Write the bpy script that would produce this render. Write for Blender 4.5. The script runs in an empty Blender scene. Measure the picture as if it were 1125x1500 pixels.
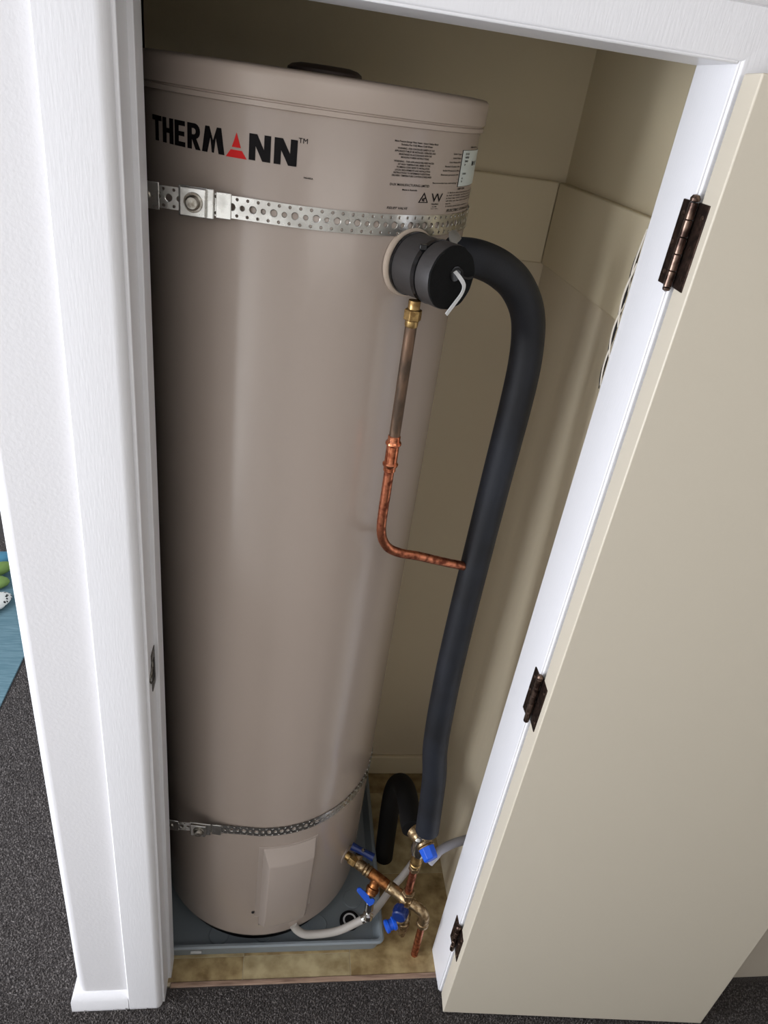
import bpy, bmesh, math, random
import numpy as np
from mathutils import Vector, Matrix, noise
random.seed(4)
scene = bpy.context.scene
R = math.radians

# ------------------------------------------------------------------ camera
cam_d = bpy.data.cameras.new('camera')
cam = bpy.data.objects.new('camera', cam_d)
scene.collection.objects.link(cam)
cam.location = (0.1782, -0.8879, 1.9044)
cam.rotation_euler = (R(59.4634), R(-7.4322), R(-5.7566))
cam_d.sensor_fit = 'VERTICAL'
cam_d.sensor_height = 24
cam_d.lens = 1046.18 / 1500 * 24
cam_d.clip_start = 0.02
scene.camera = cam

# ------------------------------------------------------------------ world, lights, exposure
w = bpy.data.worlds.new('world'); scene.world = w; w.use_nodes = True
bg = w.node_tree.nodes['Background']
bg.inputs[0].default_value = (0.80, 0.88, 1.0, 1); bg.inputs[1].default_value = 0.9


def area(name, loc, target, size, size_y, power, col):
    d = bpy.data.lights.new(name, 'AREA'); d.shape = 'RECTANGLE'; d.size = size; d.size_y = size_y
    d.energy = power; d.color = col
    o = bpy.data.objects.new(name, d); scene.collection.objects.link(o); o.location = loc
    o.rotation_euler = (Vector(target) - Vector(loc)).to_track_quat('-Z', 'Y').to_euler()
    return o


area('window_light', (-2.9, -0.62, 1.15), (0.6, -0.2, 0.8), 2.2, 2.0, 165, (0.88, 0.915, 1.0))
area('glazed_door_light', (-1.35, -2.0, 1.45), (0.4, 0.3, 1.0), 1.3, 1.7, 6, (1.0, 0.98, 0.95))
area('cupboard_fill_light', (0.8, -1.6, 2.3), (0.4, 0.2, 1.0), 1.2, 0.6, 4.0, (1.0, 0.96, 0.92))  # added fill lamp, aimed into the cupboard to brighten its inside
scene.view_settings.view_transform = 'Standard'
scene.view_settings.look = 'None'
scene.view_settings.exposure = 0.08
scene.view_settings.gamma = 1.0
scene.view_settings.use_curve_mapping = False


# ------------------------------------------------------------------ materials
def lin(c):
    return tuple(((v / 255) / 12.92 if v / 255 <= .04045 else ((v / 255 + .055) / 1.055) ** 2.4) for v in c) + (1,)


def mat(name, rgb, rough=.5, metal=0.0, var=None, vscale=20, bump=0.0, bscale=200, spec=.5, stretch=(1, 1, 1),
        rvar=0.0, vlo=.4, vhi=.6, bdist=.001, detail=4, coat=0):
    m = bpy.data.materials.new(name); m.use_nodes = True
    nt = m.node_tree; N = nt.nodes; L = nt.links
    b = N['Principled BSDF']
    b.inputs['Base Color'].default_value = lin(rgb)
    b.inputs['Roughness'].default_value = rough
    b.inputs['Metallic'].default_value = metal
    b.inputs['Specular IOR Level'].default_value = spec
    b.inputs['Coat Weight'].default_value = coat
    tc = N.new('ShaderNodeTexCoord'); mp = N.new('ShaderNodeMapping')
    mp.inputs['Scale'].default_value = stretch
    L.new(tc.outputs['Object'], mp.inputs[0])
    if var or rvar:
        n = N.new('ShaderNodeTexNoise'); n.inputs['Scale'].default_value = vscale; n.inputs['Detail'].default_value = detail
        L.new(mp.outputs[0], n.inputs['Vector'])
        mr = N.new('ShaderNodeMapRange'); mr.inputs[1].default_value = vlo; mr.inputs[2].default_value = vhi
        L.new(n.outputs[0], mr.inputs[0])
    if var:
        mx = N.new('ShaderNodeMix'); mx.data_type = 'RGBA'
        mx.inputs[6].default_value = lin(rgb); mx.inputs[7].default_value = lin(var)
        L.new(mr.outputs[0], mx.inputs[0]); L.new(mx.outputs[2], b.inputs['Base Color'])
    if rvar:
        m2 = N.new('ShaderNodeMapRange'); m2.inputs[3].default_value = rough; m2.inputs[4].default_value = rough + rvar
        L.new(mr.outputs[0], m2.inputs[0]); L.new(m2.outputs[0], b.inputs['Roughness'])
    if bump:
        n2 = N.new('ShaderNodeTexNoise'); n2.inputs['Scale'].default_value = bscale; n2.inputs['Detail'].default_value = 3
        L.new(mp.outputs[0], n2.inputs['Vector'])
        bp = N.new('ShaderNodeBump'); bp.inputs['Strength'].default_value = bump; bp.inputs['Distance'].default_value = bdist
        L.new(n2.outputs[0], bp.inputs['Height']); L.new(bp.outputs[0], b.inputs['Normal'])
    return m


M = dict(
    trim=mat('white_gloss_paint', (229, 228, 229), .32, bump=.25, bscale=120, stretch=(3, 3, .4), bdist=.0008),
    wall=mat('white_wall_paint', (214, 212, 212), .5, bump=.3, bscale=160),
    closet=mat('beige_wall_paint', (228, 214, 182), .5, bump=.25, bscale=150),
    lining=mat('beige_lining_board', (224, 210, 182), .30, bump=.12, bscale=9, bdist=.01, stretch=(1, 3, .3)),
    hall=mat('hall_wall_paint', (196, 186, 170), .6),
    hallw=mat('pale_hall_paint', (232, 228, 220), .6),
    door=mat('beige_door_paint', (199, 190, 172), .42, bump=.12, bscale=140),
    carpet=mat('charcoal_carpet', (92, 88, 86), .95, var=(62, 58, 57), vscale=400, bump=.9, bscale=700, bdist=.003, spec=.1),
    pile=mat('charcoal_carpet_pile', (68, 64, 62), .95, var=(136, 130, 126), vscale=190, vlo=.42, vhi=.74, spec=.1),
    tile=mat('stone_vinyl_tile', (176, 160, 122), .5, var=(132, 114, 78), vscale=22, vlo=.38, vhi=.68, bump=.15, bscale=90, detail=8),
    tile2=mat('stone_vinyl_tile_brown', (166, 146, 104), .5, var=(120, 98, 62), vscale=28, vlo=.35, vhi=.66, bump=.15, bscale=90, detail=8),
    grout=mat('pale_grout', (196, 184, 158), .8),
    strip=mat('timber_threshold', (158, 132, 112), .45, var=(120, 96, 80), vscale=40, stretch=(.3, 3, 3)),
    tank=mat('beige_enamel', (171, 157, 146), .21, spec=.55, bump=.05, bscale=30, bdist=.004),
    cap=mat('beige_cap_plastic', (180, 165, 153), .36),
    cover=mat('tan_cover_plastic', (186, 170, 153), .42),
    coverf=mat('beige_cover_face', (168, 155, 145), .3),
    black=mat('black_print', (14, 11, 12), .6, spec=.15),
    red=mat('red_print', (206, 34, 34), .6, spec=.2),
    label=mat('pale_sticker', (214, 222, 218), .35),
    galv=mat('galvanised_steel', (212, 211, 206), .24, 1, var=(186, 184, 178), vscale=35, rvar=.12),
    zinc=mat('zinc_fitting', (186, 182, 172), .33, 1, var=(132, 124, 112), vscale=120),
    chrome=mat('chrome', (214, 214, 210), .14, 1),
    foam=mat('black_pipe_foam', (19, 20, 24), .55, var=(30, 33, 40), vscale=7, spec=.35, bump=.2, bscale=300),
    foamc=mat('black_pipe_foam_deep', (13, 12, 12), .7, spec=.25, bump=.2, bscale=300),
    foamw=mat('grey_foam_collar', (58, 55, 54), .5, spec=.4, bump=.2, bscale=240),
    foamcut=mat('black_foam_cut_face', (13, 13, 13), .9, spec=.2, bump=.7, bscale=260),
    tie=mat('black_cable_tie', (14, 14, 16), .22),
    whitetie=mat('pale_plastic', (206, 206, 204), .4),
    brass=mat('brass', (186, 156, 104), .3, 1, var=(136, 108, 68), vscale=90, rvar=.25),
    bronze=mat('dezincified_bronze', (164, 110, 66), .38, 1, var=(116, 72, 42), vscale=70, rvar=.2),
    nickel=mat('dull_brass_nickel', (178, 156, 122), .33, 1, var=(124, 102, 74), vscale=110, rvar=.25),
    copper=mat('copper', (196, 122, 90), .28, 1, var=(120, 66, 48), vscale=75, rvar=.3, vlo=.42, vhi=.62),
    copperb=mat('bright_copper', (222, 142, 104), .2, 1, var=(170, 92, 62), vscale=110),
    copperd=mat('tarnished_copper', (116, 92, 74), .5, .75, var=(86, 72, 60), vscale=60, rvar=.2, stretch=(1, 1, .3)),
    blue=mat('blue_plastic', (22, 84, 200), .35),
    dblue=mat('dark_blue_plastic', (20, 42, 100), .35),
    pan=mat('grey_plastic_tray', (126, 134, 138), .42, bump=.1, bscale=60),
    clipm=mat('smoky_plastic', (120, 116, 108), .4),
    hose=mat('grey_hose', (176, 170, 162), .42),
    gpipe=mat('grey_drain_pipe', (168, 168, 176), .35),
    hinge=mat('antique_bronze_hinge', (74, 58, 50), .36, .85, var=(44, 34, 30), vscale=90, rvar=.2),
    hingec=mat('worn_hinge_barrel', (120, 100, 88), .3, .9, var=(60, 46, 40), vscale=70),
    steel=mat('worn_strike_steel', (120, 116, 108), .35, .9, var=(60, 56, 50), vscale=200),
    dark=mat('dark_gap', (22, 20, 19), .8),
    lidv=mat('brown_grey_vent_cap', (74, 62, 58), .5),
    sealant=mat('white_sealant', (206, 198, 184), .5),
    rug=mat('teal_woven_rug', (80, 108, 118), .9, var=(108, 134, 142), vscale=60, stretch=(.25, 6, 1), vlo=.35, vhi=.7, bump=.5, bscale=500, spec=.1),
    green=mat('green_felt', (112, 138, 72), .9, bump=.4, bscale=400),
    bluefelt=mat('blue_felt', (70, 124, 148), .9, bump=.4, bscale=400),
    darkfelt=mat('dark_fabric', (44, 42, 44), .9, var=(110, 108, 108), vscale=160, vlo=.6, vhi=.66),
)


def spotted():
    m = mat('black_spotted_white_fabric', (212, 212, 206), .85)
    nt = m.node_tree; N = nt.nodes; L = nt.links; b = N['Principled BSDF']
    tc = N.new('ShaderNodeTexCoord'); v = N.new('ShaderNodeTexVoronoi'); v.inputs['Scale'].default_value = 70
    L.new(tc.outputs['Object'], v.inputs['Vector'])
    r = N.new('ShaderNodeValToRGB'); r.color_ramp.interpolation = 'CONSTANT'
    r.color_ramp.elements[0].color = lin((30, 28, 28)); r.color_ramp.elements[1].color = lin((212, 212, 206)); r.color_ramp.elements[1].position = .38
    L.new(v.outputs[0], r.inputs[0]); L.new(r.outputs[0], b.inputs['Base Color'])
    return m


M['spots'] = spotted()


# ------------------------------------------------------------------ mesh helpers
def cat_rom(pts, n=8):
    p = [Vector(a) for a in pts]
    p = [p[0] * 2 - p[1]] + p + [p[-1] * 2 - p[-2]]
    out = []
    for i in range(1, len(p) - 2):
        for k in range(n):
            t = k / n
            a, b, c, d = p[i - 1], p[i], p[i + 1], p[i + 2]
            out.append(.5 * ((2 * b) + (c - a) * t + (2 * a - 5 * b + 4 * c - d) * t * t + (3 * b - a - 3 * c + d) * t ** 3))
    out.append(p[-2])
    return out


class MB:
    def __init__(s): s.v = []; s.f = []

    def add(s, vs, fs):
        k = len(s.v); s.v += [tuple(x) for x in vs]; s.f += [tuple(i + k for i in f) for f in fs]; return s

    def box(s, x0, x1, y0, y1, z0, z1, T=None):
        vs = [Vector((x, y, z)) for x in (x0, x1) for y in (y0, y1) for z in (z0, z1)]
        if T is not None: vs = [T @ a for a in vs]
        return s.add(vs, [(0, 1, 3, 2), (4, 6, 7, 5), (0, 4, 5, 1), (2, 3, 7, 6), (0, 2, 6, 4), (1, 5, 7, 3)])

    def frame(s, p0, d):
        z = Vector(d).normalized(); x = z.orthogonal().normalized(); return x, z.cross(x)

    def lathe(s, p0, axis, prof, seg=32, cap=True, rot=0):
        p0 = Vector(p0); a = Vector(axis).normalized(); x, y = s.frame(p0, a); vs = []
        for t, r in prof:
            for i in range(seg):
                th = 2 * math.pi * i / seg + rot
                vs.append(p0 + a * t + (x * math.cos(th) + y * math.sin(th)) * r)
        fs = []
        for j in range(len(prof) - 1):
            for i in range(seg):
                k = (i + 1) % seg
                fs.append((j * seg + i, j * seg + k, (j + 1) * seg + k, (j + 1) * seg + i))
        if cap:
            fs.append(tuple(range(seg))[::-1]); n = (len(prof) - 1) * seg; fs.append(tuple(n + i for i in range(seg)))
        return s.add(vs, fs)

    def cyl(s, p0, p1, r0, r1=None, seg=24, rot=0):
        d = Vector(p1) - Vector(p0)
        return s.lathe(p0, d, [(0, r0), (d.length, r0 if r1 is None else r1)], seg, rot=rot)

    def tube(s, pts, r, seg=20, n=8, smooth=True, cap=True):
        P = cat_rom(pts, n) if smooth else [Vector(a) for a in pts]
        T = [(P[min(i + 1, len(P) - 1)] - P[max(i - 1, 0)]).normalized() for i in range(len(P))]
        x = T[0].orthogonal().normalized(); vs = []
        for i, p in enumerate(P):
            x = (x - T[i] * x.dot(T[i])).normalized(); y = T[i].cross(x)
            rr = r if not callable(r) else r(i / (len(P) - 1))
            for k in range(seg):
                th = 2 * math.pi * k / seg
                vs.append(p + (x * math.cos(th) + y * math.sin(th)) * rr)
        fs = []
        for j in range(len(P) - 1):
            for i in range(seg):
                k = (i + 1) % seg
                fs.append((j * seg + i, j * seg + k, (j + 1) * seg + k, (j + 1) * seg + i))
        if cap:
            fs.append(tuple(range(seg))[::-1]); m = (len(P) - 1) * seg; fs.append(tuple(m + i for i in range(seg)))
        return s.add(vs, fs)

    def ball(s, c, r, seg=16, rings=10, sc=(1, 1, 1), T=None):
        vs = []; c = Vector(c)
        for j in range(rings + 1):
            ph = math.pi * j / rings
            for i in range(seg):
                th = 2 * math.pi * i / seg
                q = Vector((math.sin(ph) * math.cos(th) * sc[0], math.sin(ph) * math.sin(th) * sc[1], math.cos(ph) * sc[2])) * r
                if T: q = T @ q
                vs.append(c + q)
        fs = [(j * seg + i, (j + 1) * seg + i, (j + 1) * seg + (i + 1) % seg, j * seg + (i + 1) % seg) for j in range(rings) for i in range(seg)]
        return s.add(vs, fs)

    def prism(s, poly, z0, z1, T=None):
        n = len(poly)
        vs = [Vector((p[0], p[1], z0)) for p in poly] + [Vector((p[0], p[1], z1)) for p in poly]
        if T is not None: vs = [T @ a for a in vs]
        return s.add(vs, [tuple(range(n))[::-1], tuple(range(n, 2 * n))] + [(i, (i + 1) % n, n + (i + 1) % n, n + i) for i in range(n)])

    def build(s, name, m, parent=None, smooth=True, bevel=0, bseg=2, ang=35, **tags):
        me = bpy.data.meshes.new(name); me.from_pydata(s.v, [], s.f)
        bm = bmesh.new(); bm.from_mesh(me); bmesh.ops.remove_doubles(bm, verts=bm.verts, dist=1e-6)
        bmesh.ops.recalc_face_normals(bm, faces=bm.faces); bm.to_mesh(me); bm.free()
        me.materials.append(M[m] if isinstance(m, str) else m)
        if smooth:
            me.polygons.foreach_set('use_smooth', [True] * len(me.polygons))
            me.set_sharp_from_angle(angle=R(ang))
        o = bpy.data.objects.new(name, me); scene.collection.objects.link(o)
        if bevel:
            b = o.modifiers.new('bevel', 'BEVEL'); b.width = bevel; b.segments = bseg; b.limit_method = 'ANGLE'; b.angle_limit = R(40)
        if parent:
            o.parent = parent
            if parent.type == 'EMPTY': o.matrix_parent_inverse = Matrix.Translation(-parent.location)
        tag(o, **tags)
        return o


def tag(o, label=None, cat=None, group=None, kind=None):
    if label: o['label'] = label
    if cat: o['category'] = cat
    if group: o['group'] = group
    if kind: o['kind'] = kind
    return o


def thing(name, loc, label, cat, group=None):
    o = bpy.data.objects.new(name, None); o.empty_display_size = .05
    scene.collection.objects.link(o); o.location = loc
    return tag(o, label, cat, group)


def S(label): return dict(label=label, kind='structure')


# ------------------------------------------------------------------ the setting
W_, H_ = 0.6545, 1.98
XR, YB = 0.728, 0.6716
XL = -0.10

MB().box(-3.2, 3.2, -2.1, 0.030, -.05, 0).box(-3.2, -.1985, 0.03, 3.2, -.05, 0).build('floor', 'carpet', smooth=False, **S('charcoal carpeted floor outside the cupboard'))
# vinyl tiles of the cupboard floor: each one a piece on a pale grout bed
cf = MB().box(XL, XR + .01, 0.034, YB + .01, -.05, -.0015).build('floor', 'grout', smooth=False, **S('stone pattern tiled floor inside the cupboard'))
g = .0008
tiles = [(-.10, .17, .042, .0975), (.17, .4375, .042, .0975), (.4375, .735, .042, .31)]
tiles += [(x, min(x + .2675, .4375), y, min(y + .2675, .68)) for x in (-.0975, .17) for y in (.0975, .365, .6325)]
tiles += [(.4375, .735, .31, .58), (.4375, .735, .58, .68)]
for i, (x0, x1, y0, y1) in enumerate(tiles):
    MB().box(x0 + g, x1 - g, y0 + g, y1 - g, -.004, 0).build('floor_tile', 'tile' if i % 2 else 'tile2', cf, smooth=False, bevel=.0006)
MB().box(.0, W_, .029, .0415, -.01, .003).build('trim_1', 'strip', bevel=.002, **S('thin brown timber threshold between carpet and tiles'))

# left wall stub, right front wall, wall above opening
MB().box(-.2000, -.012, 0.0, 0.10, 0, 2.45).build('wall_left', 'wall', bevel=.020, bseg=6, **S('white wall stub left of the cupboard opening'))
MB().box(-.1995, -.10, 0.05, 0.95, 0, 2.45).build('wall_partition', 'wall', bevel=.008, bseg=3, **S('white side wall running back from the left stub'))
MB().box(.675, 3.2, 0.0, 0.10, 0, 2.45).build('wall_right', 'hall', smooth=False, **S('beige front wall behind the open door'))
MB().box(-.05, .70, 0.0, 0.10, 2.0, 2.45).build('wall_above', 'wall', smooth=False, **S('white wall above the cupboard opening'))
# closet shell
MB().box(XL - .02, XR + .05, YB, YB + .05, 0, 2.45).build('wall_back', 'closet', smooth=False, **S('beige back wall inside the cupboard'))
MB().box(XR, XR + .05, .09, YB + .02, 0, 2.45).build('wall_inner_right', 'closet', smooth=False, **S('beige right side wall inside the cupboard'))
MB().box(XL - .05, XL, .101, YB + .02, 0, 2.45).build('wall_inner_left', 'closet', smooth=False, **S('beige left side wall inside the cupboard'))
MB().box(XL - .05, XR + .05, .09, YB + .05, 2.45, 2.5).build('ceiling', 'closet', smooth=False, **S('cupboard ceiling'))
# lower lining boards and the raised band near the top
MB().box(XL, XR, YB - .006, YB - .0002, 0, 1.632).build('trim_2', 'lining', smooth=False, **S('smooth lower lining board on the back wall'))
# right lining board is softly wavy
mb = MB(); ny, nz = 24, 40
for k in range(nz + 1):
    z = 1.632 * k / nz
    for j in range(ny + 1):
        y = .101 + (YB - .006 - .101) * j / ny
        f = math.sin(math.pi * min(1, max(0, (1.55 - z) / 1.5))) ** .6 if z < 1.55 else 0
        d = .006 * math.exp(-((y - .36) / .05) ** 2) * f - .005 * math.exp(-((y - .27) / .035) ** 2) * f
        mb.v.append((XR - .008 - d, y, z))
for k in range(nz):
    for j in range(ny):
        a = k * (ny + 1) + j; mb.f.append((a, a + 1, a + ny + 2, a + ny + 1))
n0 = len(mb.v)
mb.box(XR - .004, XR - .0002, .101, YB - .006, 0, 1.632)
mb.build('trim_3', 'lining', **S('wavy glossy lower lining board on the right side wall'))
MB().box(XL, XR - .017, YB - .017, YB - .0002, 1.632, 1.792).build('trim_4', 'closet', bevel=.003, **S('raised flat band board along the back wall'))
MB().box(XR - .018, XR - .0002, .101, YB - .0172, 1.632, 1.792).build('trim_5', 'closet', bevel=.003, **S('raised flat band board along the right side wall'))
MB().box(XL, XR - .007, YB - .019, YB - .006, 0, .079).build('baseboard_back', 'closet', bevel=.004, **S('painted skirting at the foot of the back wall'))

# jambs, head, architraves
MB().box(W_, W_ + .02, 0.0, .0985, 0, 2.0).build('trim_6', 'trim', bevel=.0015, **S('bright white right door jamb carrying the hinges'))
lj = MB().box(-.02, -.007, 0.0, .098, 0, 2.0).build('trim_7', 'trim', bevel=.0015, **S('white left door jamb with stop and strike plate'))
MB().box(-.008, .0, .052, .098, 0, 1.98).build('door_stop', 'trim', lj, bevel=.0012)
MB().box(0, W_, 0.0, .0985, H_, 2.0).build('trim_8', 'trim', bevel=.0015, **S('white head jamb across the top of the opening'))


def bull(x0, x1, inner, y=-.013, n=6, r=.014):
    # cross section (x,y) of an architrave; inner edge is bull-nosed
    sgn = 1 if inner > 0 else -1
    xi, xo = (x1, x0) if sgn > 0 else (x0, x1)
    P = [(xo, 0.0), (xo, y + .002), (xo + sgn * .002, y)]
    for i in range(n + 1):
        a = math.pi / 2 * i / n
        P.append((xi - sgn * r + sgn * r * math.sin(a), y + (abs(y)) * (1 - math.cos(a))))
    return P


MB().prism(bull(-.086, -.012, 1), 0, 2.045).build('trim_9', 'trim', **S('white architrave left of the opening with rounded inner edge'))
# right architrave and head architrave, mitred at the corner
mb = MB(); P = bull(W_ + .003, W_ + .055, -1, -.003, r=.003); n = len(P)
mb.v += [(p[0], p[1], 0) for p in P] + [(p[0], p[1], H_ + (p[0] - W_)) for p in P]
mb.f += [tuple(range(n)), tuple(range(n, 2 * n))] + [(i, (i + 1) % n, n + (i + 1) % n, n + i) for i in range(n)]
mb.build('trim_10', 'trim', **S('white architrave right of the opening behind the door edge'))
mb = MB()
Q = [(p[0] - W_, p[1]) for p in P]
mb.v += [(-.09, q[1], H_ + q[0]) for q in Q] + [(W_ + q[0], q[1], H_ + q[0]) for q in Q]
mb.f += [tuple(range(n)), tuple(range(n, 2 * n))] + [(i, (i + 1) % n, n + (i + 1) % n, n + i) for i in range(n)]
mb.build('trim_11', 'trim', **S('white architrave across the top of the opening'))
# skirtings
P = [(0, 0), (-.013, 0), (-.013, .040), (-.009, .052), (-.002, .062), (0, .062)]
mb = MB(); n = len(P)
mb.v += [(-.211, a - 0.0, b) if a == 0 else (-.1985 + a, a, b) for a, b in P]
P = [(a if a < 0 else .015, b) for a, b in P]
mb.v = [(-.1985 + a, a, b) for a, b in P] + [(-.0862, a, b) for a, b in P]
mb.f += [tuple(range(n)), tuple(range(n, 2 * n))] + [(i, (i + 1) % n, n + (i + 1) % n, n + i) for i in range(n)]
k = len(mb.v)
mb.v += [(-.1985 + a, a, b) for a, b in P] + [(-.1985 + a, .95, b) for a, b in P]
mb.f += [tuple(k + i for i in range(n)), tuple(k + n + i for i in range(n))] + [(k + i, k + (i + 1) % n, k + n + (i + 1) % n, k + n + i) for i in range(n)]
mb.build('baseboard_left', 'trim', **S('white skirting with sloped top round the left wall stub'))
# strike plate on left jamb
plate = MB().box(-.007, -.0054, .022, .049, .985, 1.065).build('strike_plate', 'steel', lj, bevel=.0005)
MB().box(-.0058, -.0048, .028, .040, 1.003, 1.047).build('latch_hole', 'dark', plate, smooth=False)
MB().tube([(-.005, .026, 1.05), (-.0045, .016, 1.04), (-.0065, .006, 1.025), (-.0045, .016, 1.01), (-.005, .026, 1.0)], .0016, seg=6, n=4).build('lip', 'steel', plate)

# broken lining edge peeling behind the right jamb
peel = thing('plaster_strip', (.652, .102, 1.5), 'torn white plaster edge curling out behind the right jamb', 'plaster')
for z0, z1, bow, th in ((1.705, 1.79, .0035, .0012), (1.655, 1.745, .0055, .0014), (1.61, 1.69, .006, .0013), (1.565, 1.635, .0045, .0012)):
    pts = [(.6555 - bow * math.sin(math.pi * t) * (1.15 - .3 * t), .1005 + .0008 * math.sin(5 * t + z0 * 30), z0 + (z1 - z0) * t) for t in [i / 8 for i in range(9)]]
    MB().tube(pts, th, seg=6, n=3).build('torn_strip', 'sealant', peel)
    pts = [(.6550 - bow * .45 * math.sin(math.pi * t), .1025, z0 - .006 + (z1 - z0 - .008) * t) for t in [i / 8 for i in range(9)]]
    MB().tube(pts, lambda t: .0028 * math.sin(math.pi * min(max(t, .08), .92)), seg=6, n=3).build('dark_gap', 'dark', peel)

# ------------------------------------------------------------------ open door with hinges
ux = Vector((1.311 - .655, -.107 + .054, 0)).normalized(); uy = Vector((-ux.y, ux.x, 0)) if False else Vector((ux.y * -1, ux.x, 0))
DT = Matrix(((ux.x, uy.x, 0, .6555), (ux.y, uy.y, 0, -.054), (0, 0, 1, 0), (0, 0, 0, 1)))
door = MB().box(0, .657, 0, .0435, .010, 1.972, DT).build('door_1', 'door', bevel=.0022, bseg=3, **S('beige flush door swung wide open against the wall'))
pin = Vector((.6540, -.0085, 0))
for z0, z1 in ((1.739, 1.839), (.966, 1.066), (.206, .292)):
    h = MB().box(W_ - .0022, W_ + .0006, -.006, .022, z0, z1).build('hinge', 'hinge', door, bevel=.0006)
    a = pin + Vector((.001, -.006, 0))
    mb = MB(); mb.box(-.0016, .0014, .016, .0465, z0, z1, DT); mb.build('hinge_leaf', 'hinge', h, bevel=.0006)
    mb = MB(); nk = 5; L_ = (z1 - z0) / nk
    for k in range(nk):
        mb.lathe(pin + Vector((-.003, 0, z0 + k * L_)), (0, 0, 1), [(0, .0046), (.0006, .0052), (L_ - .0012, .0052), (L_ - .0006, .0046)], 14)
    mb.lathe(pin + Vector((-.003, 0, z1)), (0, 0, 1), [(0, .003), (.001, .0058), (.004, .0062), (.0075, .0040), (.0085, .001)], 14)
    mb.lathe(pin + Vector((-.003, 0, z0)), (0, 0, -1), [(0, .003), (.001, .0052), (.004, .0045), (.006, .001)], 14)
    mb.build('barrel', 'hingec', h)
    for q in (.15, .5, .85):
        z = z0 + (z1 - z0) * q
        MB().lathe((W_ - .0018, .014 + (.003 if q == .5 else -.002), z), (-1, 0, 0), [(0, .0034), (.0012, .0030), (.0016, .0012)], 12).build('screw', 'hingec', h)
        c = DT @ Vector((-.0012, .028 + (.005 if q == .5 else -.004), z))
        MB().lathe(c, -ux, [(0, .0034), (.0012, .0030), (.0016, .0012)], 12).build('screw', 'hingec', h)

# hallway around the camera
MB().box(-3.2, 3.2, -2.15, -2.1, 0, 2.45).build('wall_opposite', 'hallw', smooth=False, **S('beige hall wall behind the camera'))
MB().box(3.2, 3.25, -2.15, .1, 0, 2.45).build('wall_far_right', 'hallw', smooth=False, **S('beige hall end wall'))
MB().box(-3.2, 3.25, -2.15, .0, 2.45, 2.5).box(-3.2, -.1, 0, 3.25, 2.45, 2.5).build('ceiling', 'wall', smooth=False, **S('white hall ceiling'))
MB().box(-3.2, -.1, 3.2, 3.25, 0, 2.45).build('wall_far_back', 'hallw', smooth=False, **S('beige far wall of the next room'))

# carpet pile: tiny leaning tufts
rng = np.random.RandomState(2)


def tufts(x0, x1, y0, y1, sp, h):
    nx = int((x1 - x0) / sp); ny = int((y1 - y0) / sp)
    X, Y = np.meshgrid(np.arange(nx) * sp + x0, np.arange(ny) * sp + y0)
    P = np.stack([X.ravel(), Y.ravel()], 1) + rng.rand(nx * ny, 2) * sp
    return P, np.full(len(P), h)


regs = [tufts(-.9, 1.75, -.22, .027, .0040, .0065), tufts(-.95, -.215, .027, 1.2, .0050, .0065), tufts(-1.2, -.9, .9, 1.9, .007, .005)]
P = np.concatenate([a for a, _ in regs]); Hh = np.concatenate([b for _, b in regs])
Rr = np.concatenate([np.full(len(a), .0026 if i == 0 else .0032) for i, (a, _) in enumerate(regs)])
keep = ~((P[:, 0] > -.214) & (P[:, 0] < -.0) & (P[:, 1] > -.016)) & ~((P[:, 0] > .65) & (P[:, 1] > -.016)) & ~((P[:, 0] < -.668) & (P[:, 1] > .28) & (P[:, 1] < 1.8))
P, Hh, Rr = P[keep], Hh[keep], Rr[keep]; n = len(P)
th = rng.rand(n) * 6.283
V = np.zeros((n, 4, 3), 'f')
for k in range(3):
    V[:, k, 0] = P[:, 0] + Rr * np.cos(th + 2.094 * k); V[:, k, 1] = P[:, 1] + Rr * np.sin(th + 2.094 * k); V[:, k, 2] = -.0003
V[:, 3, 0] = P[:, 0] + rng.randn(n) * .0025; V[:, 3, 1] = P[:, 1] + rng.randn(n) * .0025; V[:, 3, 2] = Hh * (.6 + .7 * rng.rand(n))
F = (np.arange(n)[:, None, None] * 4 + np.array([[0, 1, 3], [1, 2, 3], [2, 0, 3]])[None]).reshape(-1, 3)
me = bpy.data.meshes.new('carpet_pile'); me.vertices.add(n * 4); me.vertices.foreach_set('co', V.ravel())
me.loops.add(F.size); me.loops.foreach_set('vertex_index', F.ravel().astype('i'))
me.polygons.add(len(F)); me.polygons.foreach_set('loop_start', np.arange(0, F.size, 3, dtype='i')); me.update(calc_edges=True)
me.materials.append(M['pile'])
o = bpy.data.objects.new('carpet_pile', me); scene.collection.objects.link(o)
tag(o, 'short charcoal carpet pile in front of the cupboard and left of the wall stub', 'carpet', kind='stuff')

# ------------------------------------------------------------------ water heater
CX, CY, TR = .2009, .3699, .2576


def cp(a, z, d=0.0):
    return Vector((CX + (TR + d) * math.cos(R(a)), CY + (TR + d) * math.sin(R(a)), z))


heater = thing('water_heater', (CX, CY, .012), 'tall beige cylindrical hot water tank standing in the grey tray', 'water heater')
MB().lathe((CX, CY, 0), (0, 0, 1), [(.058, .244), (.060, .2540), (.064, TR - .001), (.070, TR), (1.866, TR), (1.868, TR - .001), (1.872, TR - .001)], 160).build('tank_body', 'tank', heater, ang=50)
MB().lathe((CX, CY, 0), (0, 0, 1), [(1.8685, TR + .0005), (1.869, TR + .0032), (1.8745, TR + .0038), (1.8752, TR + .0012), (1.877, TR + .0010), (1.8778, TR + .0042), (1.880, TR + .005),
     (1.902, TR + .0055), (1.9075, TR + .0045), (1.9105, TR + .001), (1.9115, TR - .004), (1.9125, TR - .02), (1.914, .10), (1.9142, .001)], 160).build('top_cap', 'cap', heater, ang=50)
MB().lathe((CX, CY, 0), (0, 0, 1), [(.012, .236), (.050, .238), (.054, .252), (.0585, .252)], 96).build('base_ring', 'foamc', heater)
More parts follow.
